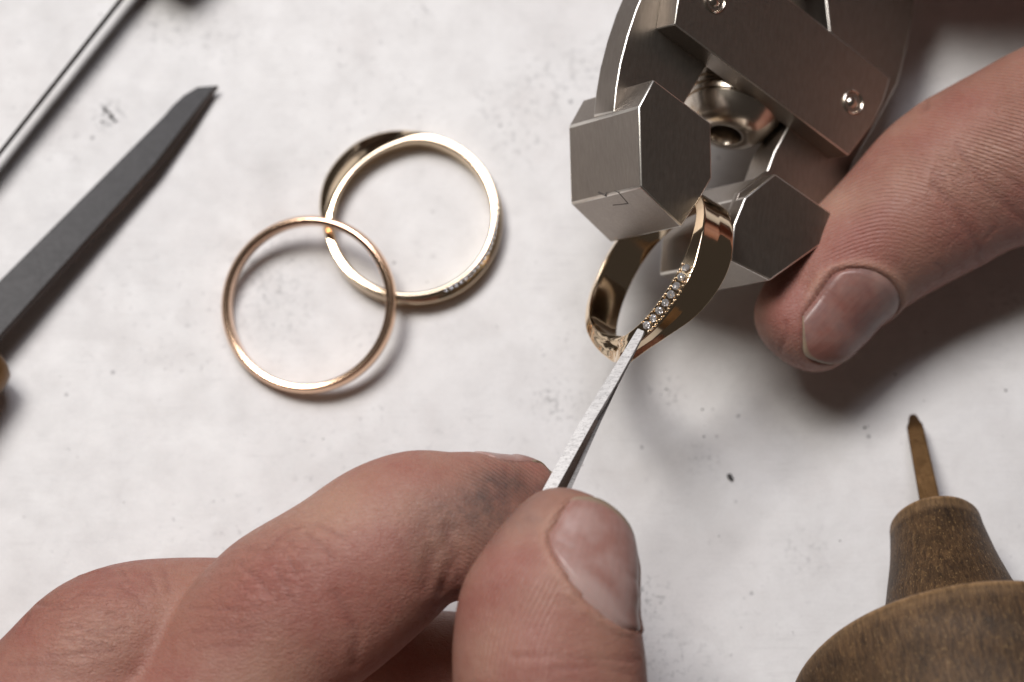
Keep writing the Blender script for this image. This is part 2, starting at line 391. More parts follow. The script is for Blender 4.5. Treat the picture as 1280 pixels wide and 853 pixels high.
def put(name, me, parent, loc, normal=(0, 0, 1), spin=0):
    o = bpy.data.objects.new(name, me); C.objects.link(o); o.parent = parent
    o.location = Vector(loc) * MM - origin_of(parent); q = Vector(normal).to_track_quat('Z', 'Y'); o.rotation_mode = 'QUATERNION'
    from mathutils import Quaternion
    o.rotation_quaternion = q @ Quaternion((0, 0, 1), spin); return o

# the ring that is being set, in the jaws
e1 = (RIGHT * .5 + UP * .866).normalized()
perp = (RIGHT * .866 - UP * .5)
AX = (perp * .92 + FWD * .39).normalized(); e2 = AX.cross(e1) * 1.0
if e2.dot(-FWD) < 0: e2 = -e2
HC = P(799, 336, 21); HS = scale_at(HC); HR = 116 * HS
bk = ([0, 31, 60, 80, 100, 121, 150, 172, 205, 238, 283, 330], [4.2, 4.1, 4.9, 4.7, 4.0, 2.9, 2.3, 3.6, 3.9, 4.1, 4.1, 4.2])
fr = ([0, 40, 90, 130, 150, 160, 173, 190, 215, 260, 310], [0, 0, 0, 0, .1, .9, 2.0, 1.3, .2, 0, 0])
rd = ([0, 31, 60, 90, 130, 150, 160, 172, 190, 215, 260, 310], [.3, .7, .2, 0, 0, .55, .4, .0, .0, 0, 0, 0])
bv = ([0, 31, 60, 75, 100, 125, 140, 160, 200, 260, 310], [.25, .30, .7, 1.05, 1.15, 1.1, .8, .4, .3, .25, .25])
def held_ti(th): return 1.08 + .2 * math.exp(-((th - 100) / 25)**2) + 1.9 * math.exp(-((th - 172) / 24)**2)
def held_prof(th):
    f, b = interp(*fr, th, 360), interp(*bk, th, 360); r = HR + interp(*rd, th, 360); v = interp(*bv, th, 360)
    g = math.exp(-((th - 170) / 15)**2)                     # folded ridges where the two ends pass each other
    ti = held_ti(th); q = math.exp(-((th - 85) / 45)**2)
    return [(r - ti, f + .5 * g), (r - .70 * ti, f + v * .3 - .35 * g), (r - .52 * ti, f + v * .48 + .35 * g), (r - .30 * ti, f + v * .7 - .3 * g), (r, f + v), (r + .25 * g - .12 * q, (f + v) * .72 + b * .28 - .35 * g), (r - .30 * g - .22 * q, (f + v) * .45 + b * .55), (r + .05 + .2 * g, b), (r - ti, b)]
t = thing('ring', 'polished gold ring clamped in the metal jaws with a line of small set diamonds', 'ring', HC - AX * 0, 'gold rings')
ring_mesh('band', HC, e1, e2, AX, held_prof, 720, M['gold'], t, .12)
gm, gs, bd = gem_mesh(.47), gem_mesh(.20), bead_mesh(.15)
N8 = 8
for k in range(N8):
    th = 77 + k * 45.0 / (N8 - 1); f = interp(*fr, th, 360); r = HR + interp(*rd, th, 360); v = interp(*bv, th, 360); ti = held_ti(th)
    rad = e1 * math.cos(R(th)) + e2 * math.sin(R(th))
    pin, pout = HC + rad * (r - ti) + AX * f, HC + rad * r + AX * (f + v)
    tang = (-e1 * math.sin(R(th)) + e2 * math.cos(R(th))); nn = (pout - pin).cross(tang).normalized()
    if nn.dot(-FWD) < 0: nn = -nn
    put('diamond', gm, t, (pin + pout) / 2 + nn * .30, (nn + Vector((random.uniform(-.22, .22), random.uniform(-.22, .22), 0))).normalized(), k * .7)
    for s in (-1, 1):
        for q in (.13, .87): put('bead', bd, t, pin.lerp(pout, q) + nn * .14 + tang * s * .34, nn)

# twisted ring lying flat, plain ring leaning on it
def flat_frame(deg=0): return Vector((math.cos(R(deg)), math.sin(R(deg)), 0)), Vector((-math.sin(R(deg)), math.cos(R(deg)), 0)), Vector((0, 0, 1))
TC = (P(516, 162, 3.0) + P(513, 376, 3.0)) / 2; TC.x = ((P(404, 270, 3) + P(626, 270, 3)) / 2).x; TC.z = 0; TC.y -= .15
TR = abs((P(626, 270, 2.6) - P(404, 270, 2.6)).x) / 2
wb = ([0, 60, 85, 105, 125, 150, 170, 185, 205, 250, 300], [.5, .22, .5, 1.7, 2.3, 2.1, 1.3, .5, .22, .25, .7])   # how wide the outer slope is
def twist_prof(th):
    v = interp(*wb, th, 360); h = 2.9; cc = min(1, max(0, (th - 118) / 26)); fl = max(0, v - .3)
    topi = TR - 1.12 - .28 * fl; topo = TR - .10 - .58 * fl
    return [(topi, 0.05), (topi, h), (topo, h - max(0, v - .2) * .3 * max(0, 1 - fl / .6)), (TR + (.10 - .05 * cc) * fl, h - .12 - (.46 + .14 * cc) * fl), (TR + .74 * fl, h - .25 - .80 * fl), (TR + .4 * fl, 0.0)]
t = thing('ring', 'yellow gold ring with a twisted flared shoulder lying flat on the worktop', 'ring', TC, 'gold rings')
a1, a2, a3 = flat_frame()
ring_mesh('band', TC, a1, a2, a3, twist_prof, 300, M['gold'], t, .34)
for k in range(20):
    th = -66 + k * 3.9; rad = a1 * math.cos(R(th)) + a2 * math.sin(R(th))
    put('diamond', gs, t, TC + rad * (TR - .50) + a3 * 2.84, a3, k)
# the plain one leans: lowest at the lower left, resting on the twisted ring at the upper right
LR = 10.15
lean = R(13); n3 = Vector((-math.sin(lean) * .75, -math.sin(lean) * .66, math.cos(lean))).normalized()
b1 = Vector((1, 0, 0)); b1 = (b1 - n3 * b1.dot(n3)).normalized(); b2 = n3.cross(b1)
LC = P(386, 381, 3.3)
low = min((LC + (b1 * math.cos(R(q)) + b2 * math.sin(R(q))) * LR - n3 * 1.0).z for q in range(0, 360, 5))
LC.z -= low - .02
LC = P(386, 381, LC.z)
def plain_prof(th): return [(LR - .98, -.95), (LR - .98, .95), (LR - .28, 1.08), (LR + .08, .5), (LR + .08, -.5), (LR - .28, -1.08)]
t = thing('ring', 'plain thin rose gold ring leaning on the edge of the twisted ring', 'ring', LC, 'gold rings')
ring_mesh('band', LC, b1, b2, n3, plain_prof, 260, M['gold_rose'], t, .2)

# ------------------------------------------------------------------ ring clamp
CN = (RIGHT * .52 + UP * .05 - FWD * .85).normalized()       # the way its faces look
CQ = P(845, 190, 29)
def PL(px, py, off=0.0):
    d = ray(px, py); q = CQ + CN * off; return CAM + d * ((q - CAM).dot(CN) / d.dot(CN))
clamp = thing('ring_clamp', 'grey metal ring clamp with two chamfered jaws gripping the diamond ring', 'clamp', P(930, 120, 18))
FS = [M['face'], M['side']]
# left jaw: octagonal block
BACK = -CN * 13.9 + UP * -.6
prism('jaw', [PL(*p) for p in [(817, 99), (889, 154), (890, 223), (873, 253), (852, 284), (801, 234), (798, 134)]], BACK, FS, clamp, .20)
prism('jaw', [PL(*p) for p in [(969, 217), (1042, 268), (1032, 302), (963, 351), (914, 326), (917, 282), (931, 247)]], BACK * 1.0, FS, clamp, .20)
# stepped teeth on the inner side of the right jaw
for k in range(4):
    off = -1.6 - k * 2.7
    q = [PL(*p, off) for p in [(970, 224), (962, 213), (924, 241), (908, 279), (906, 324), (920, 326), (924, 288), (940, 254)]]
    prism('jaw_tooth', q, -CN * .9, [M['side']], clamp, .1)
A0 = -5.0; TH = 4.0
ARM = [M['face'], M['arm']]
prism('arm', [PL(*p, A0) for p in [(767, 140), (770, 110), (775, 80), (784, 45), (795, 12), (806, -14), (822, -46), (842, -80), (1010, -95), (1003, -30), (985, 10), (930, 20), (880, 88), (846, 146), (840, 200), (785, 200)]], -CN * TH, [M['face'], M['side']], clamp, .14)
prism('arm', [PL(*p, A0) for p in [(1022, -95), (1150, -80), (1142, 20), (1122, 105), (1092, 160), (1066, 205), (1046, 258), (1020, 290), (950, 270), (956, 222), (968, 190), (992, 146), (1012, 100), (1037, 40)]], -CN * TH, [M['face'], M['side']], clamp, .14)
# cover plate bridging the two arms, with its rivets
B0 = A0 + 3.6
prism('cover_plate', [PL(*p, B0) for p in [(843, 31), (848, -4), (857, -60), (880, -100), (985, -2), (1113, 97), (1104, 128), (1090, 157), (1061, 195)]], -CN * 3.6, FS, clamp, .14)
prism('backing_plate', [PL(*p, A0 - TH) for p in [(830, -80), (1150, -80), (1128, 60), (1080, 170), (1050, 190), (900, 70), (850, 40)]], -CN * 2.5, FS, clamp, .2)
for (px, py) in [(893, 1), (1066, 128)]:
    c = PL(px, py, B0)
    rv = lathe('rivet', [(-.2, 1.42), (.12, 1.40), (.22, 1.28), (.10, 1.12), (-.28, 1.02), (-.30, .9), (.05, .74), (.28, .45), (.36, .15), (.37, .01)], c, CN, M['knob'], clamp, 40, cap1=False)
# screw knob between the arms
KD = (-UP * .80 - RIGHT * .22 - FWD * .42).normalized()
KC = P(924, 98, 14.5)
lathe('knob', [(-5.6, 3.2), (-1.3, 3.3), (-1.1, 4.8), (-.6, 5.45), (.3, 5.78), (1.6, 5.92), (2.9, 5.9), (3.15, 5.86), (3.2, 5.5), (3.5, 5.5), (3.55, 5.8), (4.0, 5.72), (4.05, 5.38), (4.3, 5.36), (4.35, 5.62), (4.8, 5.45), (4.85, 5.12), (5.1, 5.08), (5.15, 5.3), (5.8, 4.95), (6.6, 4.4), (7.2, 3.8), (7.6, 3.2), (7.75, 2.7), (7.8, 2.3), (7.7, 1.9), (7.1, 1.72), (3.9, 1.65), (3.8, .01)],
      KC, KD, M['knob'], clamp, 72, smooth=28, cap1=False)
lathe('screw', [(-16, 2.3), (-4, 2.3)], KC, KD, M['knob'], clamp, 32)
# scratched marks on the lower face of the left jaw
def on_plane(p0, p1, p2, px, py, lift=.03):
    n = (p1 - p0).cross(p2 - p0).normalized()
    if n.dot(FWD) > 0: n = -n
    d = ray(px, py); q = p0 + n * lift; return CAM + d * ((q - CAM).dot(n) / d.dot(n)), n
fa, fb = PL(801, 234), PL(852, 284); fc = fa + BACK
for (x0, y0, x1, y1) in [(747, 241, 758, 246), (757, 246, 758, 241), (768, 239, 773, 241), (773, 241, 785, 255), (785, 255, 766, 257), (748, 240, 757, 244)]:
    p, n = on_plane(fa, fb, fc, x0, y0); q, n = on_plane(fa, fb, fc, x1, y1)
    s = (q - p).cross(n).normalized() * .035
    prism('scratch_mark', [p - s, p + s, q + s, q - s], -n * .06, [M['scratch']], clamp, 0)

# ------------------------------------------------------------------ held tool
t = thing('graver', 'bright slim steel graver held between thumb and finger, touching the diamond ring', 'graver', P(700, 590, 33))
def sec(L, r1, r2, r3, z):
    a_, b_, c_, d_ = P(*L, z - .15), P(*r1, z + .25), P(*r2, z - .9), P(*r3, z - 1.05)
    e_ = P(r3[0] - 2, r3[1], z - 2.0); f_ = P(L[0] + 2, L[1], z - 1.4); return [a_, b_, c_, d_, e_, f_]
S = [sec((797, 411), (805, 414), (805.6, 414.5), (806, 415), 28.2), sec((792, 419), (803, 420), (803.6, 421), (804.4, 421), 28.2), sec((754, 481), (769, 482), (770, 483), (772, 484), 28.8),
     sec((727, 524), (743, 525), (748, 526), (751.5, 527), 29.6), sec((679, 611), (695, 612), (707, 613), (713, 614), 30.2), sec((655, 655), (670, 656), (686, 657), (693, 658), 30.6), sec((628, 704), (643, 705), (662, 706), (669, 707), 31.0)]
vs = [p for s in S for p in s]; m = 6; fs, fm = [], []
for k in range(len(S) - 1):
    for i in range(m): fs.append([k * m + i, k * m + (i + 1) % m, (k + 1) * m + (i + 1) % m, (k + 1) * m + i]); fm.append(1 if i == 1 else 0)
fs += [list(range(m - 1, -1, -1)), [(len(S) - 1) * m + i for i in range(m)]]; fm += [0, 0]
o = mesh_obj('shaft', vs, fs, [M['tool_face'], M['tool_dark']], t, smooth=15, fmat=fm)
bm = bmesh.new(); bm.from_mesh(o.data); bmesh.ops.recalc_face_normals(bm, faces=bm.faces); bm.to_mesh(o.data); bm.free()

# ------------------------------------------------------------------ dark blade at the left
t = thing('knife', 'dark grey steel blade with an angled point and a brass ferrule, leftmost tool', 'knife', P(60, 330, 3))
def bz(px): return 1.7 + (272 - px) / 272 * 3.3               # the blade rises towards its handle
BP = [(-50, 401), (205, 145), (216, 132), (230, 119), (247, 109), (272, 107)]
BE = [(263, 115), (234, 152), (193, 205), (-30, 452)]
top = [P(x, y, bz(x)) for x, y in BP] + [P(x, y, bz(x)) for x, y in BE]
n = len(top); inner = len(BP)
zb = Vector((.06, -.06, -.8)); off = [Vector((0, 0, 0))] * inner + [Vector((.2, -.1, 0)), Vector((.42, -.30, 0)), Vector((.50, -.4, 0)), Vector((.1, -.1, 0))]
bot = [p + zb + q for p, q in zip(top, off)]
fs = [list(range(n)), list(range(2 * n - 1, n - 1, -1))] + [[(i + 1) % n, i, n + i, n + (i + 1) % n] for i in range(n)]
o = mesh_obj('blade', top + bot, fs, [M['blade'], M['blade_edge']], t, smooth=20, fmat=[0, 0] + [1 if inner - 1 <= i < n - 1 else 0 for i in range(n)])
bm = bmesh.new(); bm.from_mesh(o.data); bmesh.ops.recalc_face_normals(bm, faces=bm.faces); bm.to_mesh(o.data); bm.free(); bevelled(o, .03)
ha = P(-20, 424, 5.0); hb = P(-186, 606, 8.5); hd = hb - ha
lathe('ferrule', [(-1.0, 2.3), (-.9, 3.6), (-.4, 4.3), (0.6, 4.6), (2, 4.75), (5, 4.8), (8, 4.9)], ha + hd.normalized() * 1.2 + Vector((.2, -.9, -.3)), hd, M['ferrule'], t, 48)
lathe('handle', [(9.2, 5.2), (12, 6.2), (25, 7.8), (45, 8.6), (70, 7), (90, 8.8), (100, 7.5), (104, 3)], ha + Vector((0, 0, -.5)), hd, M['wood'], t, 48, local=True)

# ------------------------------------------------------------------ thin blade standing on edge, top left
t = thing('scraper', 'very thin dark steel scraper seen edge-on in the corner beyond the knife', 'scraper', P(70, 110, 4))
pa, pb = P(156, -6, 4.6), P(-70, 280, 4.3)
dd = (pb - pa).normalized(); sd = dd.cross(Vector((0, 0, 1))).normalized() * .30; hz = -ray(70, 110).normalized() * 2.7
prism('blade', [pa - dd * 8 + sd, pa - dd * 8 - sd, pb - sd * .8, pb + sd * .8], -hz, [M['strip']], t, .06, side_mat=0)
hp = P(178, -46, 6.5)
lathe('handle', [(0, 3.0), (.4, 4.4), (2, 5.2), (8, 5.6), (25, 6.3), (50, 7), (75, 6), (80, 3)], hp, -dd, M['dark_wood'], t, 48, local=True)

# ------------------------------------------------------------------ wooden tool with a bronze spike
A_, B_ = P(1141, 519, 1.0), P(1209, 853, 16.5); WL = (B_ - A_).length; wd = (B_ - A_).normalized()
t = thing('pusher', 'turned brown wooden mushroom handle with a small bronze spike lying on the worktop', 'pusher', A_)
K = WL
pr = []
def wl(a0, r0, a1, r1, n=6, curve=None):
    for i in range(n):
        u = i / n; pr.append((a0 + (a1 - a0) * u, r0 + (r1 - r0) * (u if curve is None else u**curve)))
h0 = .415 * K
pr += [(h0 + .25, .6), (h0, 1.4), (h0 - .05, 4.4), (h0 + .12, 4.85), (h0 + .40, 5.05)]
wl(h0 + .7, 5.12, .72 * K, 7.3, 14, 1.35); wl(.72 * K, 7.3, .985 * K, 9.9, 14, 1.2)
pr += [(.985 * K, 10.0), (K * .99, 14), (K * .995, 17.8), (K + .12, 18.6), (K + .5, 18.95), (K + 1.0, 19.0)]
wl(K + 1.5, 19.0, K + 14, 18.2, 14, 1.3); wl(K + 14, 18.2, K + 34, 12.0, 14, 1.6)
pr += [(K + 38, 9), (K + 41, 5), (K + 42, .5)]
def lit_rim_wear(h, r):  # paler rims: the catch of light painted in, with some rubbed wood
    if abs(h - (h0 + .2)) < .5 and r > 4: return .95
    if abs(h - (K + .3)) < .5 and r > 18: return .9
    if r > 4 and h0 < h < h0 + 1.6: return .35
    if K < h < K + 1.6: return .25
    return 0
# more rings of vertices where the lit, worn rims are painted paler
prd = []
for i in range(len(pr) - 1):
    nseg = max(1, int(math.hypot(pr[i + 1][0] - pr[i][0], pr[i + 1][1] - pr[i][1]) / .8))
    for q in range(nseg): prd.append((pr[i][0] + (pr[i + 1][0] - pr[i][0]) * q / nseg, pr[i][1] + (pr[i + 1][1] - pr[i][1]) * q / nseg))
prd.append(pr[-1])
lathe('handle', prd, A_, wd, M['wood'], t, 120, local=True, lit_rim_wear=lit_rim_wear, smooth=50, noise=.004)
# spike: four-sided, chiselled to a point
x, y, a = frame_from(wd); rot = Matrix((x, y, a)).transposed()
vs = []
for (h, r, sq) in [(0.0, .42, .7), (.5, .70, .8), (1.5, 1.0, .9), (2.0, 1.28, .9), (3.0, 1.34, .85), (h0 * .7, 1.55, .85), (h0 + 1.5, 1.7, .85)]:
    for k in range(4):
        t_ = R(45 + 90 * k + 12); vs.append(Vector((r * math.cos(t_), r * sq * math.sin(t_), h)))
fs = [[i * 4 + k, i * 4 + (k + 1) % 4, (i + 1) * 4 + (k + 1) % 4, (i + 1) * 4 + k] for i in range(6) for k in range(4)] + [[3, 2, 1, 0], [24, 25, 26, 27]]
o = mesh_obj('spike', vs, fs, M['spike'], None, (0, 0, 0), smooth=30)
o.parent = t; o.location = (0, 0, 0); o.rotation_euler = rot.to_euler(); bevelled(o, .12)

# ------------------------------------------------------------------ hands
class Limb:
    """a finger: stations (px, py, z, width radius in photo pixels, depth/width ratio), refined along a smooth curve"""
    def __init__(s, st, step=.9):
        xs = [0.0]; pts = [P(a[0], a[1], a[2]) for a in st]
        for i in range(1, len(pts)): xs.append(xs[-1] + (pts[i] - pts[i - 1]).length)
        rw = [a[3] * scale_at(p) for a, p in zip(st, pts)]; rt = [a[4] for a in st]
        n = max(4, int(xs[-1] / step)); ts = [xs[-1] * i / n for i in range(n + 1)]
        s.arc = np.array(ts); s.c = np.array([[interp(xs, [p[k] for p in pts], t_) for k in range(3)] for t_ in ts])
        s.rw = np.array([interp(xs, rw, t_) for t_ in ts]); s.rh = s.rw * np.array([interp(xs, rt, t_) for t_ in ts])
        tg = np.gradient(s.c, axis=0); s.t = tg / np.linalg.norm(tg, axis=1)[:, None]
        up = np.array(-FWD)[None] - s.t * (s.t @ np.array(-FWD))[:, None]; s.up = up / np.linalg.norm(up, axis=1)[:, None]
        s.side = np.cross(s.t, s.up)
    def sdf(s, X, Y, Z, best=None):
        out = np.full(X.shape, 50.0, np.float32)
        for i in range(len(s.c) - 1):
            c0, c1 = s.c[i], s.c[i + 1]; r = max(s.rw[i], s.rw[i + 1], s.rh[i]) + 4
            lo, hi = np.minimum(c0, c1) - r, np.maximum(c0, c1) + r
            ix = [np.searchsorted(X[:, 0, 0], (lo[0], hi[0])), np.searchsorted(Y[0, :, 0], (lo[1], hi[1])), np.searchsorted(Z[0, 0, :], (lo[2], hi[2]))]
            sl = tuple(slice(a, b) for a, b in ix)
            x, y, z = X[sl] - c0[0], Y[sl] - c0[1], Z[sl] - c0[2]
            if x.size == 0: continue
            d = c1 - c0; L2 = d @ d
            tt = np.clip((x * d[0] + y * d[1] + z * d[2]) / L2, 0, 1)
            x = x - d[0] * tt; y = y - d[1] * tt; z = z - d[2] * tt
            sd, u, tn = s.side[i], s.up[i], s.t[i]
            rw = s.rw[i] + (s.rw[i + 1] - s.rw[i]) * tt; rh = s.rh[i] + (s.rh[i + 1] - s.rh[i]) * tt
            a = (x * sd[0] + y * sd[1] + z * sd[2]) / rw; b = (x * u[0] + y * u[1] + z * u[2]) / rh; e = (x * tn[0] + y * tn[1] + z * tn[2]) / rw
            q = ((a * a + b * b) ** 1.25 + np.abs(e) ** 2.5) ** .4 + 1e-6; ln = np.sqrt(x * x + y * y + z * z)
            v = np.where(q > .2, ln * (1 - 1 / q), -np.minimum(rw, rh) + ln)
            out[sl] = np.minimum(out[sl], v.astype(np.float32))
        return out
    def locate(s, V):                       # arc length and angle of surface points
        arc = np.zeros(len(V)); ang = np.zeros(len(V)); dist = np.zeros(len(V))
        for k in range(0, len(V), 20000):
            v = V[k:k + 20000]; d2 = ((v[:, None, :] - s.c[None]) ** 2).sum(2); i = d2.argmin(1)
            d = v - s.c[i]; w_ = (d * s.t[i]).sum(1); arc[k:k + 20000] = s.arc[i] + w_
            ang[k:k + 20000] = np.degrees(np.arctan2((d * s.up[i]).sum(1) / s.rh[i], (d * s.side[i]).sum(1) / s.rw[i])); dist[k:k + 20000] = np.sqrt(d2[np.arange(len(v)), i])
        return arc, ang, dist
    def at(s, arc, ang, extra=0.0, capk=.5):
        a = max(arc, 0); k = [np.interp(a, s.arc, s.c[:, j]) for j in range(3)]
        sd = np.array([np.interp(a, s.arc, s.side[:, j]) for j in range(3)]); u = np.array([np.interp(a, s.arc, s.up[:, j]) for j in range(3)]); tn = s.t[0]
        rw, rh = np.interp(a, s.arc, s.rw), np.interp(a, s.arc, s.rh)
        f = 1.0
        p = np.array(k)
        if arc < 0: f = max(0.0, 1 - abs(arc / rw) ** 2.5) ** capk; p = p + tn * arc
        ca, sa = math.cos(R(ang)), math.sin(R(ang))
        nrm = sd * ca / rw + u * sa / rh; nrm /= np.linalg.norm(nrm)
        return p + (sd * ca * rw + u * sa * rh) * f + nrm * extra
def smin(a, b, k):
    h = np.clip(k - np.abs(a - b), 0, None) / k; return np.minimum(a, b) - h * h * k * .25
def build_hand(name, limbs, palms, voxel, lo, hi, blend=7.0, pair=1.2):
    import openvdb
    n = [int((hi[i] - lo[i]) / voxel) for i in range(3)]
    ax = [np.arange(n[i], dtype=np.float32) * voxel + lo[i] for i in range(3)]
    X, Y, Z = np.meshgrid(*ax, indexing='ij')
    D = None
    for L in limbs: s = L.sdf(X, Y, Z); D = s if D is None else smin(D, s, pair)
    Pm = None
    for L in palms: s = L.sdf(X, Y, Z); Pm = s if Pm is None else smin(Pm, s, 10)
    if Pm is not None: D = smin(D, Pm, blend)
    g = openvdb.FloatGrid(50.0); g.copyFromArray(np.clip(D, -3 * voxel, 3 * voxel).astype(np.float32)); g.background = 3 * voxel
    try: g.gridClass = openvdb.GridClass.LEVEL_SET
    except Exception: pass
    pts, tri, quad = g.convertToPolygons(isovalue=0.0, adaptivity=0.0)
    V = np.array(pts) * voxel + np.array(lo); F = np.array(quad)
    # outward faces, by the gradient of the field
    a, b, c, d = (V[F[:, k]] for k in range(4)); nn = np.cross(c - a, d - b); nn /= np.linalg.norm(nn, axis=1)[:, None] + 1e-9; ctr = (a + b + c + d) / 4
    def samp(p):
        ii = np.clip(np.rint((p - np.array(lo)) / voxel).astype(int), 0, np.array(D.shape) - 1); return D[ii[:, 0], ii[:, 1], ii[:, 2]]
    flip = samp(ctr + nn * 1.6 * voxel) < samp(ctr - nn * 1.6 * voxel)
    F = F.copy(); F[flip] = F[flip][:, ::-1]
    return V, F, np.array(tri)
def vnormals(V, F):
    N = np.zeros_like(V); nn = np.cross(V[F[:, 2]] - V[F[:, 0]], V[F[:, 3]] - V[F[:, 1]])
    for k in range(4): np.add.at(N, F[:, k], nn)
    return N / (np.linalg.norm(N, axis=1)[:, None] + 1e-9)
def smooth(V, F, it=2):
    for _ in range(it):
        S_ = np.zeros_like(V); cn = np.zeros(len(V))
        for k in range(4):
            np.add.at(S_, F[:, k], V[F[:, (k + 1) % 4]]); np.add.at(S_, F[:, k], V[F[:, k - 1]]); np.add.at(cn, F[:, k], 2)
        V = V * .5 + .5 * S_ / cn[:, None]
    return V
def lumps(V, amp, sc, seed):
    r = np.random.default_rng(seed); out = np.zeros(len(V))
    for k in range(10):
        d = r.normal(size=3); d /= np.linalg.norm(d); out += np.sin(V @ d * (2 * math.pi / (sc * r.uniform(.7, 1.5))) + r.uniform(0, 6.28))
    return out * amp / 3.2
def gauss_field(V, spots):                  # (px, py, z, radius px, weight)
    out = np.zeros(len(V))
    for (px, py, z, rp, wt) in spots:
        c = P(px, py, z); r = rp * scale_at(c); d2 = (V[:, 0] - c.x)**2 + (V[:, 1] - c.y)**2
        out += wt * np.exp(-d2 / (r * r))
    return np.clip(out, 0, 1)
def polydist(V, pts):
    best = np.full(len(V), 1e9)
    for a, b in zip(pts[:-1], pts[1:]):
        a, b = np.array(a), np.array(b); d = b - a
        if d @ d < 1e-8: continue
        t_ = np.clip(((V - a) @ d) / (d @ d), 0, 1); best = np.minimum(best, np.linalg.norm(V - a - t_[:, None] * d, axis=1))
    return best
def crease(V, N, bvh, pix, width, depth):
    """groove the skin along a line given by places in the photograph, laid onto the surface"""
    pts = []
    for (x0, y0), (x1, y1) in zip(pix[:-1], pix[1:]):
        for q in np.linspace(0, 1, 6):
            h = bvh.ray_cast(CAM, ray(x0 + (x1 - x0) * q, y0 + (y1 - y0) * q).normalized())
            if h[0] is not None: pts.append(np.array(h[0]))
    if len(pts) < 2: return np.zeros(len(V))
    lo, hi = np.min(pts, 0) - 3 * width, np.max(pts, 0) + 3 * width
    sel = np.where(((V > lo) & (V < hi)).all(1))[0]; out = np.zeros(len(V))
    if len(sel) == 0: return out
    d = polydist(V[sel], pts); g = np.exp(-(d / width)**2); g2 = np.exp(-((d - 2.2 * width) / width)**2)
    V[sel] -= N[sel] * (g * depth - g2 * depth * .22)[:, None]; out[sel] = g
    return out
class Nail:
    """plate on a limb: centre angle, half spread, arc from the free edge to the root, slant (mm of arc per unit u)"""
    def __init__(s, limb, ang, half, a0, a1, slant=0.0, slant0=0.0, skew=0.0, round0=.18, round1=.30, lift=.06):
        s.__dict__.update(limb=limb, ang=ang, half=half, a0=a0, a1=a1, slant=slant, slant0=slant0, skew=skew, round0=round0, round1=round1, lift=lift)
    def to_arc(s, u, v):                     # u 0..1 across, v 0..1 along
        e = abs(2 * u - 1); L = s.a1 - s.a0
        lo = s.a0 + s.round0 * L * e**2.2 + s.slant0 * (u - .5); hi = s.a1 - s.round1 * L * e**2.4 + s.slant * (u - .5)
        return lo + (hi - lo) * v, s.ang + s.half * (2 * u - 1) * (-1) + s.skew * (v - .5)
    def mask(s, arc, ang):
        """signed distance-like value (mm, + inside) for skin points"""
        L = s.a1 - s.a0; u = np.full(len(arc), .5)
        for _ in range(4):
            v = (arc - s.slant * (u - .5) - s.a0) / L
            u = .5 - (ang - s.ang - s.skew * (np.clip(v, 0, 1) - .5)) / (2 * s.half)
        e = np.abs(2 * u - 1); ec = np.clip(e, 0, 1.2)
        lo = s.a0 + s.round0 * L * ec**2.2 + s.slant0 * (u - .5); hi = s.a1 - s.round1 * L * ec**2.4 + s.slant * (u - .5)
        r = float(np.interp(max(s.a0, 0), s.limb.arc, s.limb.rw)) * R(s.half)
        return np.minimum((1 - e) * r, hi - arc), arc - lo, u
    def build(s, parent, mat, bvh0, name='nail'):
        nu, nv = 44, 44; vs, us, vv = [], [], []
        H = np.zeros((nv + 1, nu + 1))
        for j in range(nv + 1):                # how far the bare finger stands off the ideal section, smoothed
            for i in range(nu + 1):
                arc, ang = s.to_arc(i / nu, j / nv); a_, b_ = Vector(s.limb.at(arc, ang, -2.0, .38)), Vector(s.limb.at(arc, ang, 0, .38))
                h = bvh0.ray_cast(a_, (b_ - a_).normalized(), 4.0); H[j, i] = (h[3] - (b_ - a_).length) if h[0] is not None else -.3
        H = np.clip(H, -.25, 1.2)
        for _ in range(14):
            Q = np.pad(H, 1, mode='edge'); H = (Q[:-2, 1:-1] + Q[2:, 1:-1] + Q[1:-1, :-2] + Q[1:-1, 2:] + 2 * H) / 6
        for j in range(nv + 1):
            for i in range(nu + 1):
                u, v = i / nu, j / nv; arc, ang = s.to_arc(u, v)
                edge = min(u, 1 - u) * 2; ex = H[j, i] + s.lift + .12 * min(1, edge * 3) - .35 * (max(0, v - .93) / .07) - .40 * max(0, 1 - edge * 9)
                vs.append(s.limb.at(arc, ang, ex, .38)); us.append(u); vv.append(v)
        top_n = len(vs); ce = s.limb
        for j in range(nv + 1):
            for i in range(nu + 1):
                u, v = i / nu, j / nv; arc, ang = s.to_arc(u, v); vs.append(s.limb.at(arc, ang, H[j, i] + s.lift - .40, .38)); us.append(u); vv.append(v)
        fs = []
        for j in range(nv):
            for i in range(nu):
                q = j * (nu + 1) + i; fs.append([q, q + 1, q + nu + 2, q + nu + 1]); q += top_n; fs.append([q + nu + 1, q + nu + 2, q + 1, q])
        for i in range(nu): fs.append([top_n + i, top_n + i + 1, i + 1, i]); q = nv * (nu + 1) + i; fs.append([q, q + 1, top_n + q + 1, top_n + q])
        for j in range(nv): q = j * (nu + 1); fs.append([q, q + nu + 1, top_n + q + nu + 1, top_n + q]); q += nu; fs.append([top_n + q, top_n + q + nu + 1, q + nu + 1, q])
        o = mesh_obj(name, np.array(vs), fs, mat, parent, smooth=70)
        bm = bmesh.new(); bm.from_mesh(o.data); bmesh.ops.recalc_face_normals(bm, faces=bm.faces); bm.to_mesh(o.data); bm.free()
        for nm, arr in (('nail_u', us), ('nail_v', vv)):
            at = o.data.attributes.new(nm, 'FLOAT', 'POINT'); at.data.foreach_set('value', np.array(arr, dtype=np.float32))
        return o
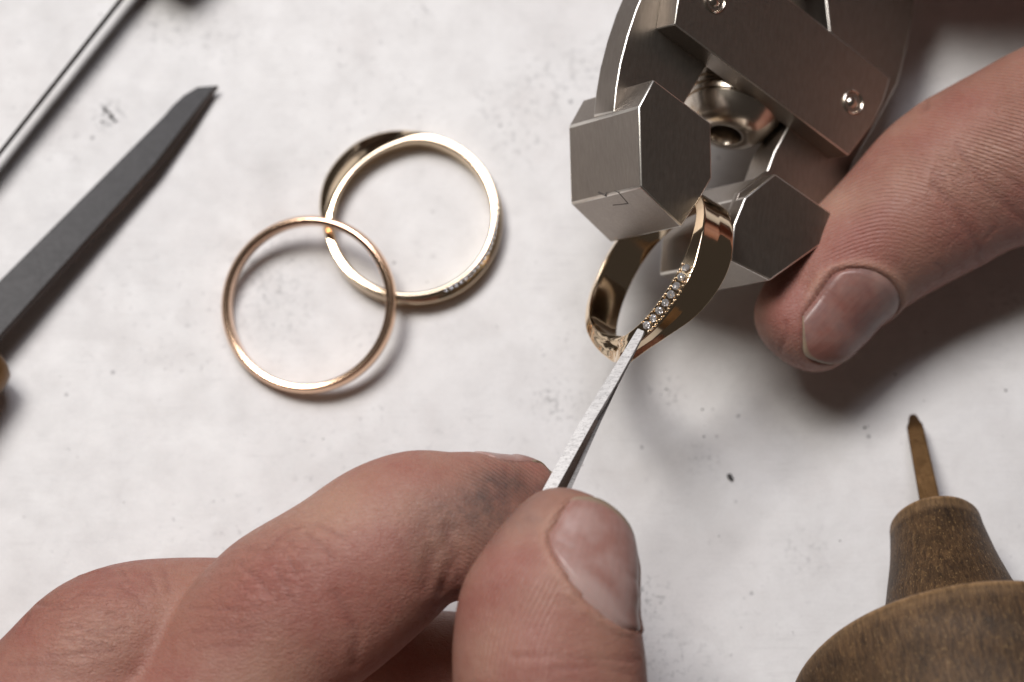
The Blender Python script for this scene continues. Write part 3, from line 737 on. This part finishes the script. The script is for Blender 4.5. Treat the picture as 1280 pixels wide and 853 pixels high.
    def shape_skin(s, V, N, foldk=.28):
        arc, ang, dist = s.limb.locate(V)
        near = (arc < s.a1 + 6) & (dist < s.limb.rw.max() * 1.6) & (arc > s.a0 - 6)
        ins, dist0, u = s.mask(arc, ang)
        inside = np.clip(ins / .35, 0, 1) * np.clip((dist0 + .3) / .4, 0, 1) * near
        fold = np.exp(-((ins + .55) / .55)**2) * near * np.clip((dist0 + .8) / 2.5, 0, 1) * (ins < .3)
        V -= N * (inside * (.42 if foldk > .1 else .16))[:, None]; V += N * (fold * foldk)[:, None]
        groove = np.exp(-((ins + .05) / .22)**2) * near * np.clip((dist0 + .3) / .8, 0, 1)
        tipg = np.exp(-((dist0 + .15) / .35)**2) * near * (ins > -.2)
        return np.clip(groove + tipg * .8, 0, 1), fold
def finish(name, V, F, tri, mat, attrs, label, origin):
    faces = F.tolist() + (tri.tolist() if len(tri) else [])
    o = mesh_obj(name, V, faces, mat, None, origin, smooth=180)
    for k, a in attrs.items():
        at = o.data.attributes.new(k, 'FLOAT', 'POINT'); at.data.foreach_set('value', a.astype(np.float32))
    tag(o, label, 'hand', 'working hands'); return o

VOX = .42
# ---- left hand (lower left): index, thumb, curled middle, ring and little fingers, palm below the frame
index = Limb([(664, 607, 25.3, 30, .8), (640, 623, 25.6, 51, .82), (600, 645, 26.6, 73, .85), (560, 658, 27.0, 88, .86), (508, 668, 26.8, 98, .88), (438, 720, 25.8, 111, .9), (350, 786, 23.8, 117, .95), (262, 900, 20.8, 118, .95), (150, 1060, 15.8, 130, .9)])
thumb = Limb([(709, 697, 34.1, 84, .80), (702, 715, 34.1, 93, .78), (692, 745, 34.1, 103, .78), (684, 785, 33.6, 113, .80), (688, 850, 32.6, 122, .84), (690, 930, 30.6, 122, .88), (660, 1040, 26.6, 130, .9), (560, 1170, 21.6, 150, .9)])
middle = Limb([(575, 830, 9.0, 62, .9), (535, 835, 10.0, 74, .9), (450, 835, 12.0, 86, .9), (330, 806, 16.0, 101, .9), (205, 802, 19.0, 101, .92), (138, 818, 20.0, 104, .95), (80, 880, 19.0, 112, .95), (10, 980, 17.0, 124, .9)])
ringf = Limb([(440, 960, 7.5, 62, .9), (340, 960, 9.5, 80, .9), (200, 940, 13.5, 92, .9), (60, 930, 16.5, 100, .9), (0, 990, 17.5, 108, .95), (-60, 1090, 16.5, 120, .9)])
little = Limb([(330, 1060, 8, 52, .9), (230, 1060, 10, 68, .9), (90, 1060, 12, 80, .9), (0, 1070, 14, 88, .9), (-40, 1140, 15, 96, .9)])
palm = [Limb([(700, 990, 17, 120, .9), (600, 1130, 16, 150, .9), (480, 1280, 17, 170, .9)]), Limb([(150, 1060, 20, 150, .8), (220, 1220, 20, 190, .75), (280, 1400, 20, 200, .75), (300, 1540, 22, 170, .8)]), Limb([(-20, 1050, 19, 130, .8), (100, 1220, 18, 170, .7), (220, 1420, 20, 180, .75)])]
lo = P(-190, 1560, 0); hi = P(840, 540, 0)
V, F, tri = build_hand('hand', [index, thumb, middle, ringf, little], palm, VOX, (lo.x - 8, lo.y + 12, .6), (hi.x + 3, hi.y + 12, 50), pair=.8)
V = smooth(V, F, 2)
N = vnormals(V, F); V += N * lumps(V, .16, 12, 3)[:, None]
thumb_nail = Nail(thumb, 120, 54, -6.4, 5.1, slant=-6.0, slant0=-1.2, round0=.17, round1=.20)
index_nail = Nail(index, -4, 46, -2.9, 4.2, round0=.25)
bvh0 = BVHTree.FromPolygons([tuple(p) for p in V], F.tolist())
g1, f1 = thumb_nail.shape_skin(V, N); g2, f2 = index_nail.shape_skin(V, N, .02)
bvh0l = bvh0
bvh = BVHTree.FromPolygons([tuple(p) for p in V], F.tolist()); N = vnormals(V, F)
cr = np.zeros(len(V))
for pix, wd_, dp in [([(640, 822), (690, 821), (745, 824), (800, 826)], 0.26, 0.12), ([(690, 838), (740, 832), (790, 842)], 0.26, 0.08), ([(330, 690), (352, 668), (372, 660)], 0.38, 0.14), ([(300, 705), (326, 728), (336, 742)], 0.34, 0.11),
                     ([(360, 697), (372, 722)], 0.26, 0.17), ([(384, 668), (410, 690), (416, 702)], 0.38, 0.12), ([(236, 760), (300, 762)], 0.27, 0.09), ([(240, 790), (330, 788)], 0.30, 0.05), ([(245, 812), (300, 806)], 0.30, 0.04),
                     ([(346, 712), (362, 745), (372, 760)], 0.34, 0.08), ([(395, 655), (430, 672)], 0.38, 0.08), ([(420, 742), (446, 790), (444, 830)], 0.60, 0.14),
                     ([(560, 660), (566, 700), (552, 738)], 0.52, 0.15), ([(572, 690), (574, 726)], 0.38, 0.11), ([(540, 690), (530, 735)], 0.68, 0.11),
                     ([(46, 755), (75, 757), (100, 742), (132, 744)], 0.30, 0.15), ([(60, 764), (92, 760)], 0.26, 0.11), ([(100, 720), (116, 716), (130, 712)], 0.26, 0.22), ([(152, 712), (162, 728)], 0.26, 0.14), ([(150, 733), (170, 746), (182, 760)], 0.30, 0.10),
                     ([(90, 782), (120, 792), (160, 786)], 0.38, 0.08), ([(85, 800), (130, 804)], 0.30, 0.08), ([(30, 780), (34, 770)], 0.30, 0.17), ([(60, 820), (140, 812)], 0.45, 0.07), ([(10, 830), (80, 832)], 0.38, 0.07), ([(205, 712), (212, 740)], 0.38, 0.07), ([(186, 715), (196, 745)], 0.30, 0.07)]:
    cr = np.maximum(cr, crease(V, N, bvh, pix, wd_, dp))
arc, ang, dist = thumb.locate(V); on_thumb = (dist < 15) & (V[:, 2] > 20)
ti_arc, ti_ang, ti_dist = index.locate(V); on_index = (ti_dist < 12) & (dist > ti_dist)
onT = (dist / 11.0 < ti_dist / 10.5) & (dist < 13)
ridge = np.where(onT, (ang * R(1) * 8.6 + .25 * arc) / .52, (V[:, 1] * .80 + V[:, 0] * .42 + .35 * np.sin(V[:, 0] * .5)) / .38)
ridge_mask = np.where(onT, np.clip((98 - np.abs(ang)) / 26, 0, 1) * np.clip((16 - arc) / 6, 0, 1), np.clip((11 - ti_arc) / 5, 0, 1) * np.clip((ti_dist < 10.5) * 1.0, 0, 1) * .55 * np.clip((100 - np.abs(ti_ang - 120)) / 40, 0, 1))
ridge_mask = np.clip(ridge_mask, 0, 1) * (1 - np.clip(g1 + g2, 0, 1))
dirt = gauss_field(V, [(612, 605, 33, 22, .8), (645, 590, 33, 16, .6), (555, 640, 33, 40, .4), (625, 625, 33, 52, .62), (520, 690, 32, 30, .35), (680, 600, 33, 12, .7), (590, 660, 33, 40, .35), (660, 650, 40, 14, .25)]) + g1 * .18 + g2 * .4
red = gauss_field(V, [(640, 700, 38, 40, .6), (600, 760, 38, 40, .45), (700, 790, 38, 50, .35), (350, 740, 30, 60, .5), (280, 740, 30, 60, .5), (240, 810, 28, 60, .35), (60, 790, 25, 60, .5), (120, 740, 25, 40, .45), (470, 600, 33, 40, .3), (560, 600, 33, 40, .3), (430, 740, 30, 50, .35), (800, 830, 38, 40, .4)])
pale = gauss_field(V, [(640, 660, 38, 30, .35), (620, 800, 38, 35, .35), (400, 640, 31, 40, .3), (110, 800, 25, 40, .45), (440, 640, 30, 40, .3)]) + f1 * .35 + f2 * .3
knl = gauss_field(V, [(350, 700, 28, 75, 1), (300, 760, 28, 60, .8), (120, 745, 22, 75, 1), (110, 810, 22, 70, .5), (545, 700, 28, 45, .6), (720, 835, 33, 60, .5), (440, 610, 28, 50, .3)])
hl = finish('hand', V, F, tri, M['skin_l'], dict(ridge=ridge, ridge_mask=ridge_mask, dirt=np.clip(dirt, 0, 1), red=red, pale=np.clip(pale, 0, 1), crease=np.clip(cr, 0, 1), knuckle=knl),
            'hand in the lower left pinching the graver between thumb and index finger', P(250, 1100, 0))
thumb_nail.build(hl, M['nail_l'], bvh0l, 'thumbnail'); index_nail.build(hl, M['nail_l'], bvh0l, 'fingernail')

# ---- right hand (upper right): thumb in the frame, the fingers reach over the clamp beyond the top edge
rthumb = Limb([(1016, 392, 11.5, 70, .84), (1030, 374, 11.5, 74, .84), (1050, 348, 12.0, 78, .86), (1105, 297, 12.5, 88, .88), (1180, 238, 13.5, 103, .88), (1230, 208, 14.0, 108, .88), (1300, 180, 15.5, 116, .9), (1420, 130, 18.5, 130, .92), (1560, 40, 22.5, 150, .9)], .8)
rindex = Limb([(1030, -110, 12, 62, .9), (1090, -120, 16, 78, .9), (1180, -160, 24, 86, .9), (1300, -200, 32, 95, .9), (1440, -190, 38, 104, .9), (1600, -150, 36, 120, .9)])
rmiddle = Limb([(1010, -230, 10, 66, .9), (1080, -250, 15, 80, .9), (1200, -290, 26, 90, .9), (1350, -310, 36, 98, .9), (1480, -290, 40, 106, .9), (1620, -220, 38, 120, .9)])
rring = Limb([(1040, -380, 10, 62, .9), (1130, -400, 16, 78, .9), (1260, -420, 28, 88, .9), (1400, -420, 36, 96, .9), (1640, -320, 36, 120, .9)])
rlittle = Limb([(1120, -500, 8, 52, .9), (1220, -520, 14, 66, .9), (1400, -520, 28, 82, .9), (1640, -420, 32, 100, .9)])
rpalm = [Limb([(700, 990, 17, 120, .9), (600, 1130, 16, 150, .9), (480, 1280, 17, 170, .9)]), Limb([(1580, -20, 30, 150, .8), (1660, -150, 34, 170, .8), (1740, -320, 34, 160, .8), (1720, -460, 32, 140, .8)]), Limb([(1620, -60, 30, 150, .8), (1860, -140, 34, 170, .75), (2020, -180, 36, 150, .8)])]
lo = P(930, 500, 0); hi = P(2000, -640, 0)
V, F, tri = build_hand('hand', [rthumb, rindex, rmiddle, rring, rlittle], rpalm, VOX, (lo.x - 2, lo.y, .6), (hi.x - 4, hi.y, 62), pair=.8)
V = smooth(V, F, 2)
N = vnormals(V, F); V += N * lumps(V, .14, 13, 8)[:, None]
rnail = Nail(rthumb, 48, 54, -5.0, 8.0, slant0=3.0, round0=.33, round1=.28)
rarc, rang, rdist = rthumb.locate(V)
RN_SIGN = 1
bvh0 = BVHTree.FromPolygons([tuple(p) for p in V], F.tolist())
g1, f1 = rnail.shape_skin(V, N)
bvh = BVHTree.FromPolygons([tuple(p) for p in V], F.tolist()); N = vnormals(V, F)
cr = np.zeros(len(V))
for pix, wd_, dp in [([(1168, 232), (1195, 262), (1218, 300), (1232, 328)], 0.49, 0.24), ([(1165, 215), (1180, 225)], 0.35, 0.12), ([(1195, 180), (1225, 225), (1262, 262), (1300, 290)], 0.49, 0.13), ([(1142, 108), (1152, 124), (1156, 136)], 0.49, 0.33),
                     ([(1170, 330), (1182, 338), (1176, 348)], 0.28, 0.11), ([(1230, 300), (1245, 285)], 0.28, 0.09), ([(1250, 215), (1285, 240)], 0.35, 0.09), ([(975, 440), (984, 420), (982, 404)], 0.26, 0.15), ([(972, 450), (966, 430)], 0.28, 0.09)]:
    cr = np.maximum(cr, crease(V, N, bvh, pix, wd_, dp))
k = 10.9
xpx = 640 + V[:, 0] * 10.85 * 1.05; ypx = 426 - V[:, 1] * 10.85 * 1.0
soft = np.sqrt((xpx - 1105)**2 + 35**2)
ridge = (ypx - .42 * soft) / 4.9
ridge_mask = np.clip((rdist < 13) * 1.0, 0, 1) * np.clip(.15 + gauss_field(V, [(1050, 270, 18, 45, 1), (1090, 200, 18, 60, 1), (1150, 160, 18, 60, .9), (1230, 120, 18, 60, .9), (1200, 190, 18, 50, .5), (1290, 150, 18, 60, .6)]), 0, 1) * (1 - np.clip(g1, 0, 1))
dirt = gauss_field(V, [(965, 420, 15, 22, .35), (990, 440, 15, 22, .3), (1120, 350, 15, 30, .25)]) + g1 * .5
red = gauss_field(V, [(1040, 330, 15, 40, .8), (1080, 310, 15, 40, .6), (1140, 300, 15, 60, .35), (1150, 190, 15, 40, .45), (975, 400, 15, 26, .6), (1250, 150, 15, 70, .3), (1000, 380, 15, 30, .5)])
pale = gauss_field(V, [(1048, 245, 18, 28, .7), (1130, 235, 18, 30, .3), (1200, 210, 18, 50, .3), (950, 420, 15, 14, .4)]) + f1 * .55
knr = gauss_field(V, [(1180, 250, 14, 45, .8), (1250, 270, 14, 70, .7), (1180, 330, 14, 40, .5), (1250, 200, 14, 50, .4)])
hr = finish('hand', V, F, tri, M['skin_r'], dict(ridge=ridge, ridge_mask=ridge_mask, dirt=np.clip(dirt, 0, 1), red=red, pale=np.clip(pale, 0, 1), crease=np.clip(cr, 0, 1), knuckle=knr),
            'hand at the right pressing its thumb against the side of the metal clamp', P(1500, 0, 0))
rnail.build(hr, M['nail_r'], bvh0, 'thumbnail')
